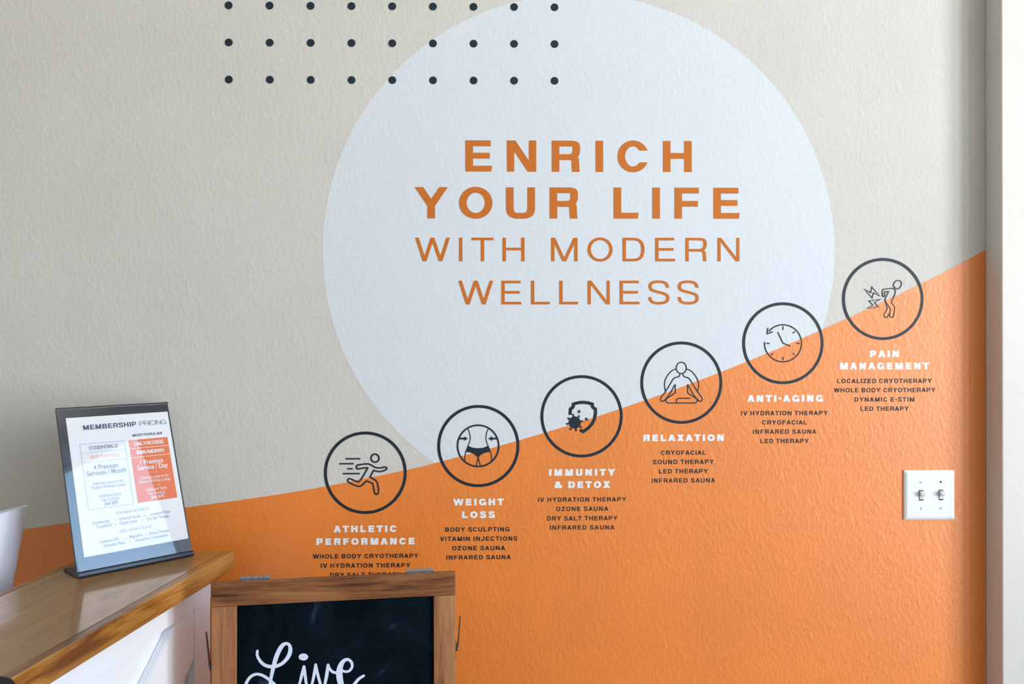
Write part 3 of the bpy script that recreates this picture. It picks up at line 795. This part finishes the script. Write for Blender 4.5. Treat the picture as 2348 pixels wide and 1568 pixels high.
# the printed sheet: kept in its holder, a thing of its own
SF = (BL + Vector((0, 0, .0002)), eu, sv, sn)
M_paper = plain('printed_paper', (0.64, 0.67, 0.73), 0.6)
M_pink = plain('print_dark_blue', (0.03, 0.06, 0.13), 0.6)
M_pgrey = plain('print_slate', (0.20, 0.25, 0.33), 0.6)
M_porange = plain('print_orange', (0.62, 0.145, 0.05), 0.6)
M_pale = plain('print_pale_orange', (0.66, 0.44, 0.38), 0.6)
M_pblue = plain('print_light_blue', (0.28, 0.42, 0.62), 0.6)
u0, u1, v0, v1 = .0165, .2235, .0368, .3185
SB = FR.inverted()
def sgn(x, y):
    p = hit(x, y, BL, sn) - BL
    return p.dot(eu), p.dot(sv)
sheet_o = thing('price_sheet', 'white MEMBERSHIP PRICING sheet with blue and orange price boxes inside the sign holder', 'paper sign', RS @ Matrix.Translation((0, 0, .004)))
def paper_box(name, ua, ub, va, vb, lift, mat, parent):
    bmx = new()
    vs = [bmx.verts.new(SF[0] + eu * u_ + sv * v_ + sn * lift) for u_, v_ in ((ua, va), (ub, va), (ub, vb), (ua, vb))]
    bmx.faces.new(vs)
    inv = parent.matrix_world.inverted()
    bmx.transform(inv)
    return mesh_obj(name, bmx, mat, parent)
bm = new()
for q in ((u0, u1, v0, v1),):
    pts = [SF[0] + eu * u_ + sv * v_ + sn * l_ for l_ in (-.0013, -.0011) for u_, v_ in ((q[0], q[2]), (q[1], q[2]), (q[1], q[3]), (q[0], q[3]))]
    vs = [bm.verts.new(p) for p in pts]
    for f in ((0, 1, 2, 3), (7, 6, 5, 4), (0, 4, 5, 1), (1, 5, 6, 2), (2, 6, 7, 3), (3, 7, 4, 0)): bm.faces.new([vs[i] for i in f])
bm.transform(sheet_o.matrix_world.inverted())
mesh_obj('sheet', bm, M_paper, sheet_o)
PW, PH = u1 - u0, v1 - v0
def uv(a_, b_): return (u0 + a_ * PW, v1 - (b_ if b_ < .1 else .1 + (b_ - .1) * .915) * PH)       # sheet fractions: across, down
LIFT = -.0009
def pflat(name, strokes, mat, parent=sheet_o, lift=LIFT):
    o = build_flat(name, strokes, SF, mat, None, lift=lift, step=1e-6)
    o.parent = parent; o.matrix_parent_inverse = parent.matrix_world.inverted()
    return o
def ptext(s, a0, a1, b_base, cap, wv, wh, mat, name='lettering', slant=0.0, lift=LIFT + .00015):
    ua, vb = uv(a0, b_base)
    st_ = text_line(s, (a1 - a0) * PW, cap * PH, wv, wh, 1.0, slant)
    return pflat(name, [[[Vector((v.x + ua, v.y + vb)) for v in f] for f in q] for q in st_], mat, lift=lift)
def small_text(s, ac, b_base, size, mat, bold=0.0, width=None, name='lettering', lift=LIFT + .00015):
    cu_ = bpy.data.curves.new('text', 'FONT'); cu_.body = s; cu_.align_x = 'CENTER'; cu_.offset = bold; cu_.resolution_u = 3
    cu_.size = 1.0
    to = bpy.data.objects.new('text', cu_); COL.objects.link(to)
    me = bpy.data.meshes.new_from_object(to.evaluated_get(bpy.context.evaluated_depsgraph_get()))
    bpy.data.objects.remove(to); bpy.data.curves.remove(cu_)
    xs_ = [v.co.x for v in me.vertices]; w0 = max(xs_) - min(xs_); mid = (max(xs_) + min(xs_)) / 2
    k_y = size * PH; k_x = (width * PW / w0) if width else k_y
    ua, vb = uv(ac, b_base)
    polys = [[Vector(((me.vertices[i].co.x - mid) * k_x + ua, me.vertices[i].co.y * k_y + vb)) for i in p.vertices] for p in me.polygons]
    bpy.data.meshes.remove(me)
    return pflat(name, [polys], mat, lift=lift)
def outline(a0, b0, a1, b1, w):
    A, B = uv(a0, b0); C_, D_ = uv(a1, b1)
    return strip([(A, B), (C_, B), (C_, D_), (A, D_)], w, closed=True)
ptext('MEMBERSHIP', .145, .655, .098, .036, .26, .19, M_pink)
ptext('PRICING', .690, .965, .098, .036, .11, .09, M_pink)
ptext('MOST POPULAR!', .60, .90, .185, .019, .24, .18, M_pink, slant=.2)
# left box
pflat('price_box_outline', [outline(.095, .212, .515, .735, .0011), strip([uv(.095, .285), uv(.515, .285)], .0009), strip([uv(.095, .36), uv(.515, .36)], .0009)], M_pblue)
ptext('ESSENTIALS', .175, .445, .262, .026, .22, .16, M_pgrey)
ptext('$99 / MONTH', .175, .445, .336, .026, .24, .18, M_pale)
small_text('4 Premium', .305, .425, .050, M_pgrey, .02, .23)
small_text('Services / Month', .305, .470, .050, M_pgrey, .02, .37)
small_text('Unlimited access to the', .305, .548, .034, M_pgrey, .0, .29)
small_text('Modern Wellness Lounge', .305, .580, .034, M_pgrey, .0, .32)
small_text('Additional Same', .305, .650, .034, M_pgrey, .0, .21)
small_text('Day Services', .305, .682, .034, M_pgrey, .0, .17)
small_text('Just $20', .305, .715, .036, M_pgrey, .02, .13)
small_text('. . .', .305, .500, .04, M_pgrey, .0, .06)
small_text('. . .', .305, .610, .04, M_pgrey, .0, .06)
# right box
A, B = uv(.555, .212); C_, D_ = uv(.955, .735)
pflat('orange_price_box', [[[Vector((A, B)), Vector((C_, B)), Vector((C_, D_)), Vector((A, D_))]]], M_porange)
pflat('price_box_line', [strip([uv(.555, .285), uv(.955, .285)], .0010), strip([uv(.555, .36), uv(.955, .36)], .0010)], M_paper, lift=LIFT + .00015)
ptext('DAILY ACCESS', .605, .905, .262, .026, .24, .18, M_paper)
ptext('$199 / MONTH', .615, .895, .336, .026, .26, .2, M_paper)
small_text('1 Premium', .755, .425, .050, M_paper, .02, .23)
small_text('Service / Day', .755, .470, .050, M_paper, .02, .31)
small_text('. . .', .755, .500, .05, M_paper, .01, .07)
small_text('Unlimited access to the', .755, .548, .034, M_paper, .0, .29)
small_text('Modern Wellness Lounge', .755, .580, .034, M_paper, .0, .32)
small_text('. . .', .755, .610, .05, M_paper, .01, .07)
small_text('Additional Same', .755, .650, .034, M_paper, .0, .21)
small_text('Day Services', .755, .682, .034, M_paper, .0, .17)
small_text('Just $15', .755, .715, .036, M_paper, .02, .13)
ptext('PREMIUM SERVICES', .335, .66, .800, .018, .11, .09, M_pgrey)
small_text('Cryotherapy', .19, .850, .032, M_pgrey, .008, .16); small_text('.', .325, .846, .06, M_pgrey)
small_text('Infrared Sauna', .46, .850, .032, M_pgrey, .008, .20); small_text('.', .60, .846, .06, M_pgrey)
small_text('Localized Cryo', .76, .850, .032, M_pgrey, .008, .20)
small_text('Cryofacial', .21, .884, .032, M_pgrey, .008, .14); small_text('.', .315, .880, .06, M_pgrey)
small_text('Ozone Sauna', .44, .884, .032, M_pgrey, .008, .17); small_text('.', .575, .880, .06, M_pgrey)
small_text('Dry Salt Therapy', .73, .884, .032, M_pgrey, .008, .22)
ptext('WELLNESS LOUNGE', .34, .66, .945, .018, .11, .09, M_pgrey)
small_text('Celluma LED', .24, 1.0, .030, M_pgrey, .008, .17); small_text('.', .385, .996, .06, M_pgrey)
small_text('MagnaPro', .49, 1.0, .030, M_pgrey, .008, .12); small_text('.', .59, .996, .06, M_pgrey)
small_text('Sound Therapy', .72, 1.0, .030, M_pgrey, .008, .20)
small_text('Vibration Plate', .28, 1.036, .030, M_pgrey, .008, .20); small_text('.', .43, 1.032, .06, M_pgrey)
small_text('NormaTec Compression', .64, 1.036, .030, M_pgrey, .008, .32)

# ------------------------------------------------------------------ A-frame chalkboard standing before the wall
Zl = .81 * 1.85
tl = CAM + ray(484.5, 1337) * Zl
tr = onz(1044.5, 1311.5, tl.z)
ax = (tr - tl); AW = ax.length; ax.normalize()
AANG = math.atan2(ax.y, ax.x)
AH = tl.z
RA = Matrix.Translation((tl.x, tl.y, 0)) @ Matrix.Rotation(AANG, 4, 'Z')      # local x along the top, -y towards the viewer
aboard = thing('chalkboard_stand', 'wood-framed folding chalkboard sign lettered Live, standing against the orange wall', 'chalkboard sign', RA)
M_railw = wood('walnut_stain_rail', (0.060, 0.018, 0.005), (0.19, 0.070, 0.022), (0.34, 0.150, 0.055), 'X', 0.45, 0.4, 1.5, 1.0, 0.0)
M_stile = wood('walnut_stain_stile', (0.12, 0.045, 0.017), (0.26, 0.108, 0.043), (0.42, 0.20, 0.085), 'Z', 0.45, 0.4, 1.5, 0.9, 0.0)
M_hinge = plain('grey_steel_hinge', (0.30, 0.30, 0.31), 0.35, 0.7)
M_chalk = chalkboard_mat('chalkboard_face')
LT = 0.012
LEANF = math.radians(1.0); LEANB = math.radians(6.0)
RFm = RA @ Matrix.Translation((0, 0, AH)) @ Matrix.Rotation(-LEANF, 4, 'X')       # front leaf frame: y=0 front face
nF = RFm.to_3x3() @ Vector((0, -1, 0)); pF = RFm.translation.copy()
def leaf_pt(x, y, depth=0.0):
    p = hit(x, y, pF - nF * depth, nF); q = RFm.inverted() @ p; return q.x, q.z
rail_h = -(leaf_pt(484, 1393)[1] + leaf_pt(1045.5, 1363)[1]) / 2
lw = leaf_pt(542, 1480)[0]; rw = leaf_pt(995, 1480)[0]
def leaf_obj(name, bm, mat):
    bm.transform(RA.inverted() @ RFm)
    return mesh_obj(name, bm, mat, aboard)
LL = AH / math.cos(LEANF) - .004
bm = new(); add_box(bm, 0, AW, 0, LT, -rail_h, 0, .0012); leaf_obj('top_rail', bm, M_railw)
bm = new(); add_box(bm, 0.0005, lw, 0.0006, LT, -LL, -rail_h - .0006, .001); leaf_obj('stile', bm, M_stile)
bm = new(); add_box(bm, rw, AW - .0005, 0.0006, LT, -LL, -rail_h - .0006, .001); leaf_obj('stile', bm, M_stile)
bm = new(); add_box(bm, lw + .0005, rw - .0005, .0006, LT, -LL + .10, -LL + .15, .001); leaf_obj('bottom_rail', bm, M_railw)
bm = new(); add_box(bm, lw + .0003, rw - .0003, .0068, .0112, -LL + .152, -rail_h - .0003); cb = leaf_obj('chalkboard', bm, M_chalk)
cb['label'] = 'black chalkboard panel with dusty smears'
# rear leaf, swung slightly back
RBk = RA @ Matrix.Translation((0, LT + .0012, AH - .005)) @ Matrix.Rotation(LEANB, 4, 'X')
bm = new()
LB = (AH - .004) / math.cos(LEANB) - .008
add_box(bm, .003, AW - .003, 0, LT, -rail_h, 0, .001); add_box(bm, .003, lw, 0, LT, -LB, -rail_h); add_box(bm, rw, AW - .003, 0, LT, -LB, -rail_h)
add_box(bm, lw, rw, 0, LT, -LB + .10, -LB + .15); add_box(bm, lw, rw, .004, .008, -LB + .15, -rail_h)
bm.transform(RA.inverted() @ RBk); mesh_obj('rear_leaf', bm, M_railw, aboard)
# hinges across the top joint
for xa_, xb_ in ((548, 617), (930, 994)):
    ua_, ub_ = leaf_pt(xa_, 1325)[0], leaf_pt(xb_, 1325)[0]
    bm = new(); L_ = (ub_ - ua_) / 5
    for i in range(5):
        r_ = .0042 if i % 2 == 0 else .0036
        add_cyl(bm, (ua_ + L_ * i + .0005, LT + .001, AH + .0026), (ua_ + L_ * (i + 1) - .0005, LT + .001, AH + .0026), r_, 14)
    add_box(bm, ua_ + .002, ub_ - .002, LT - .009, LT + .0005, AH - .0008, AH + .0008)
    mesh_obj('hinge', bm, M_hinge, aboard, False)['label'] = 'grey steel hinge on the top edge'
# folding stay arms at both sides
M_stay = plain('dark_steel_stay', (0.10, 0.09, 0.09), 0.35, 0.8)
for side, (xt_, yt_), (xb_, yb_) in ((-1, (473, 1449), (481.5, 1528)), (1, (1055, 1412), (1049.5, 1483))):
    pT = hit(xt_, yt_, pF - nF * .021, nF); pB = hit(xb_, yb_, pF - nF * .021, nF)
    qT, qB = RA.inverted() @ pT, RA.inverted() @ pB
    bm = new()
    vb_ = [bm.verts.new(qB + Vector((a_, b_, 0))) for a_, b_ in ((-.0012, -.004), (.0012, -.004), (.0012, .004), (-.0012, .004))]
    vt_ = [bm.verts.new(qT + Vector((a_, b_, 0))) for a_, b_ in ((-.0008, -.003), (.0008, -.003), (.0008, .003), (-.0008, .003))]
    bm.faces.new(vb_); bm.faces.new(vt_)
    for q_ in range(4): bm.faces.new((vb_[q_], vb_[(q_ + 1) % 4], vt_[(q_ + 1) % 4], vt_[q_]))
    xe = -.0002 if side < 0 else AW + .0002
    add_box(bm, min(xe, qB.x), max(xe, qB.x) , qB.y - .006, qB.y + .006, qB.z - .006, qB.z + .006, .0008)
    add_box(bm, xe - .0012 if side < 0 else xe, xe if side < 0 else xe + .0012, qB.y - .008, qB.y + .004, qB.z - .022, qB.z + .016, .0004)
    mesh_obj('stay_arm', bm, M_stay, aboard)['label'] = 'dark steel folding stay'
# chalk lettering
M_letter = plain('chalk_paint_white', (0.62, 0.70, 0.85), 0.8, 0, 0.2)
ZK = .1448
def ch(pts):
    P = smooth(pts, 7)
    xy = [leaf_pt(540 + p[0] * ZK, 1440 + p[1] * ZK, .0067) for p in P]
    return strip([Vector(q) for q in xy], [p[2] * ZK * .00086 for p in P], rnd=True)
live = [
    ch([(348, 360, 38), (345, 430, 40), (385, 510, 44), (450, 575, 48), (530, 605, 50), (620, 605, 52), (720, 570, 52), (800, 500, 56), (855, 410, 62), (868, 320, 56), (845, 258, 44),
        (800, 243, 46), (745, 272, 62), (690, 355, 66), (640, 475, 66), (602, 610, 60), (570, 750, 50), (545, 884, 40), (515, 990, 42), (455, 1085, 46), (370, 1130, 46), (260, 1110, 44),
        (185, 1030, 42), (160, 940, 42), (175, 860, 44), (240, 768, 44), (330, 727, 40), (430, 748, 42), (530, 812, 42), (620, 890, 40), (720, 1000, 42), (830, 1070, 44), (930, 1030, 40), (1010, 884, 36), (1050, 740, 44), (1085, 608, 42)]),
    ch([(1085, 608, 42), (1102, 740, 44), (1122, 884, 40), (1150, 1010, 40), (1185, 960, 36), (1215, 870, 38), (1248, 720, 46), (1270, 575, 38)]),
    ch([(1270, 575, 38), (1300, 720, 42), (1345, 884, 40), (1372, 960, 36), (1395, 960, 36), (1418, 870, 42), (1445, 740, 52), (1465, 580, 40)]),
    ch([(1465, 580, 40), (1490, 640, 40), (1540, 692, 40), (1600, 706, 40)]),
    ch([(1690, 670, 36), (1740, 688, 36), (1800, 675, 38), (1843, 620, 40), (1843, 555, 42), (1800, 503, 42), (1740, 500, 50), (1680, 560, 72), (1648, 660, 90), (1648, 770, 96), (1672, 884, 84),
        (1730, 990, 60), (1800, 985, 46), (1880, 890, 48), (1950, 805, 46), (2030, 752, 38)]),
    ch([(1075 + (14 + 50 * t_ / 30) * math.cos(t_ * .42), 455 + (8 + 34 * t_ / 30) * math.sin(t_ * .42), 24) for t_ in range(0, 31)] + [(1075 + 62 * math.cos(t_ * .42), 455 + 42 * math.sin(t_ * .42), 24) for t_ in range(31, 44)]),
]
LF = (RFm @ Vector((0, .0067, 0)), RFm.to_3x3() @ Vector((1, 0, 0)), RFm.to_3x3() @ Vector((0, 0, 1)), nF)
lo_ = build_flat('chalk_lettering', live, LF, M_letter, None, lift=.0003, step=2e-6)
lo_.parent = cb; lo_.matrix_parent_inverse = cb.matrix_world.inverted() if False else (aboard.matrix_world @ cb.matrix_basis).inverted()
lo_['label'] = 'white hand-painted word Live'

# ------------------------------------------------------------------ behind the bar: lower desk and white screen; dark box at the near end
desk_z = .76
dl = bar_local(Vector((0, 0, 0)))
desk = thing('reception_desk', 'lower white work surface hidden behind the wooden bar', 'desk', RB)
bm = new(); add_box(bm, -BW - .62, -BW + .018, -LEN + .05, -.12, desk_z - .03, desk_z, .002); mesh_obj('desktop', bm, M_whitep, desk)
bm = new(); add_box(bm, -BW - .60, -BW - .57, -LEN + .07, -.14, 0, desk_z - .03); mesh_obj('side_panel', bm, M_whitep, desk)
M_scr_w = plain('white_screen_shell', (0.72, 0.79, 0.92), 0.35)
pt = CAM + ray(70, 1158) * 1.69           # top far corner of the shell's outer face
RSn = Matrix.Translation((pt.x, pt.y, desk_z)) @ Matrix.Rotation(BAR_ANG, 4, 'Z')
scr = thing('display_screen', 'white display screen seen from behind, standing behind the wooden bar', 'screen', RSn)
hgt = pt.z - desk_z
SL = .012 / .20                              # the face leans back towards the clerk going down
def sx(zv): return -(hgt - zv) * SL
L1 = .34
bm = new()
bot = hgt - .235
# body: rounded slab, length along -y
def section(y, tk):
    yb_ = y - .045 * max(0.0, 1 + y / L1)
    return [(0, y, hgt), (sx(bot), yb_, bot), (sx(bot) - tk, yb_, bot), (-tk, y, hgt)]
L1 = .34
prev = None; ysec = [(0.0, .010, .010), (-.003, .004, .012), (-.010, 0.0, .013), (-.10, 0, .013), (-L1, 0, .013)]
for yv, ins, tk in ysec:
    vs = [bm.verts.new((p[0] - ins, p[1], p[2])) for p in section(yv, tk - ins * .4)]
    if prev:
        for i in range(4): bm.faces.new((prev[i], prev[(i + 1) % 4], vs[(i + 1) % 4], vs[i]))
    else: bm.faces.new(vs)
    prev = vs
bm.faces.new(prev[::-1])
mesh_obj('shell', bm, M_scr_w, scr)
bm = new()
add_prism(bm, [(-.0145, hgt - .0005), (sx(bot) - .0145, bot), (sx(bot) - .018, bot), (-.018, hgt - .0005)], 'y', -.010, -L1) if False else None
vsA = [bm.verts.new(p) for p in ((-.0145, -.008, hgt), (sx(bot) - .0145, -.053, bot), (sx(bot) - .019, -.053, bot), (-.019, -.008, hgt))]
vsB = [bm.verts.new((v.co.x, -L1, v.co.z)) for v in vsA]
bm.faces.new(vsA); bm.faces.new(vsB[::-1])
for i in range(4): bm.faces.new((vsA[i], vsA[(i + 1) % 4], vsB[(i + 1) % 4], vsB[i]))
mesh_obj('screen_bezel', bm, M_scr_w, scr)
bm = new(); add_box(bm, sx(bot) - .06, sx(bot) - .018, -L1 * .65, -L1 * .35, .008, bot + .03, .004); add_box(bm, sx(bot) - .15, sx(bot) - .005, -L1 * .75, -L1 * .25, 0.0005, .010, .003)
mesh_obj('stand', bm, M_scr_w, scr)

M_blackbox = plain('black_plastic', (0.003, 0.005, 0.009), 0.5, 0, 0.2)
zb_ = ZT + .022
A0 = onz(33, 1552, zb_); A1 = onz(-60, 1534, zb_); A2 = onz(58, 1586, zb_)
e1 = (A1 - A0).normalized()
e2 = Vector((e1.y, -e1.x, 0))
if e2.dot(A2 - A0) < 0: e2 = -e2
RK = Matrix(((e1.x, e2.x, 0, A0.x), (e1.y, e2.y, 0, A0.y), (0, 0, 1, ZT + .0002), (0, 0, 0, 1)))
bb = thing('black_box', 'flat black box at the near end of the wooden counter, cut by the frame', 'box', RK)
ang_ = (A2 - A0); ang_.z = 0
sk = ang_.normalized().dot(e1) / max(ang_.normalized().dot(e2), .1) 
bm = new(); add_prism(bm, [(0, 0), (.17, 0), (.17 + sk * .07, .07), (sk * .07, .07)], 'z', 0, .0155)
bmesh.ops.bevel(bm, geom=list(bm.edges), offset=.0022, segments=3, affect='EDGES'); mesh_obj('body', bm, M_blackbox, bb)
bm = new(); add_prism(bm, [(.002, .002), (.168, .002), (.168 + sk * .068, .068), (.002 + sk * .068, .068)], 'z', .0158, .022)
bmesh.ops.bevel(bm, geom=list(bm.edges), offset=.002, segments=3, affect='EDGES'); mesh_obj('lid', bm, M_blackbox, bb)
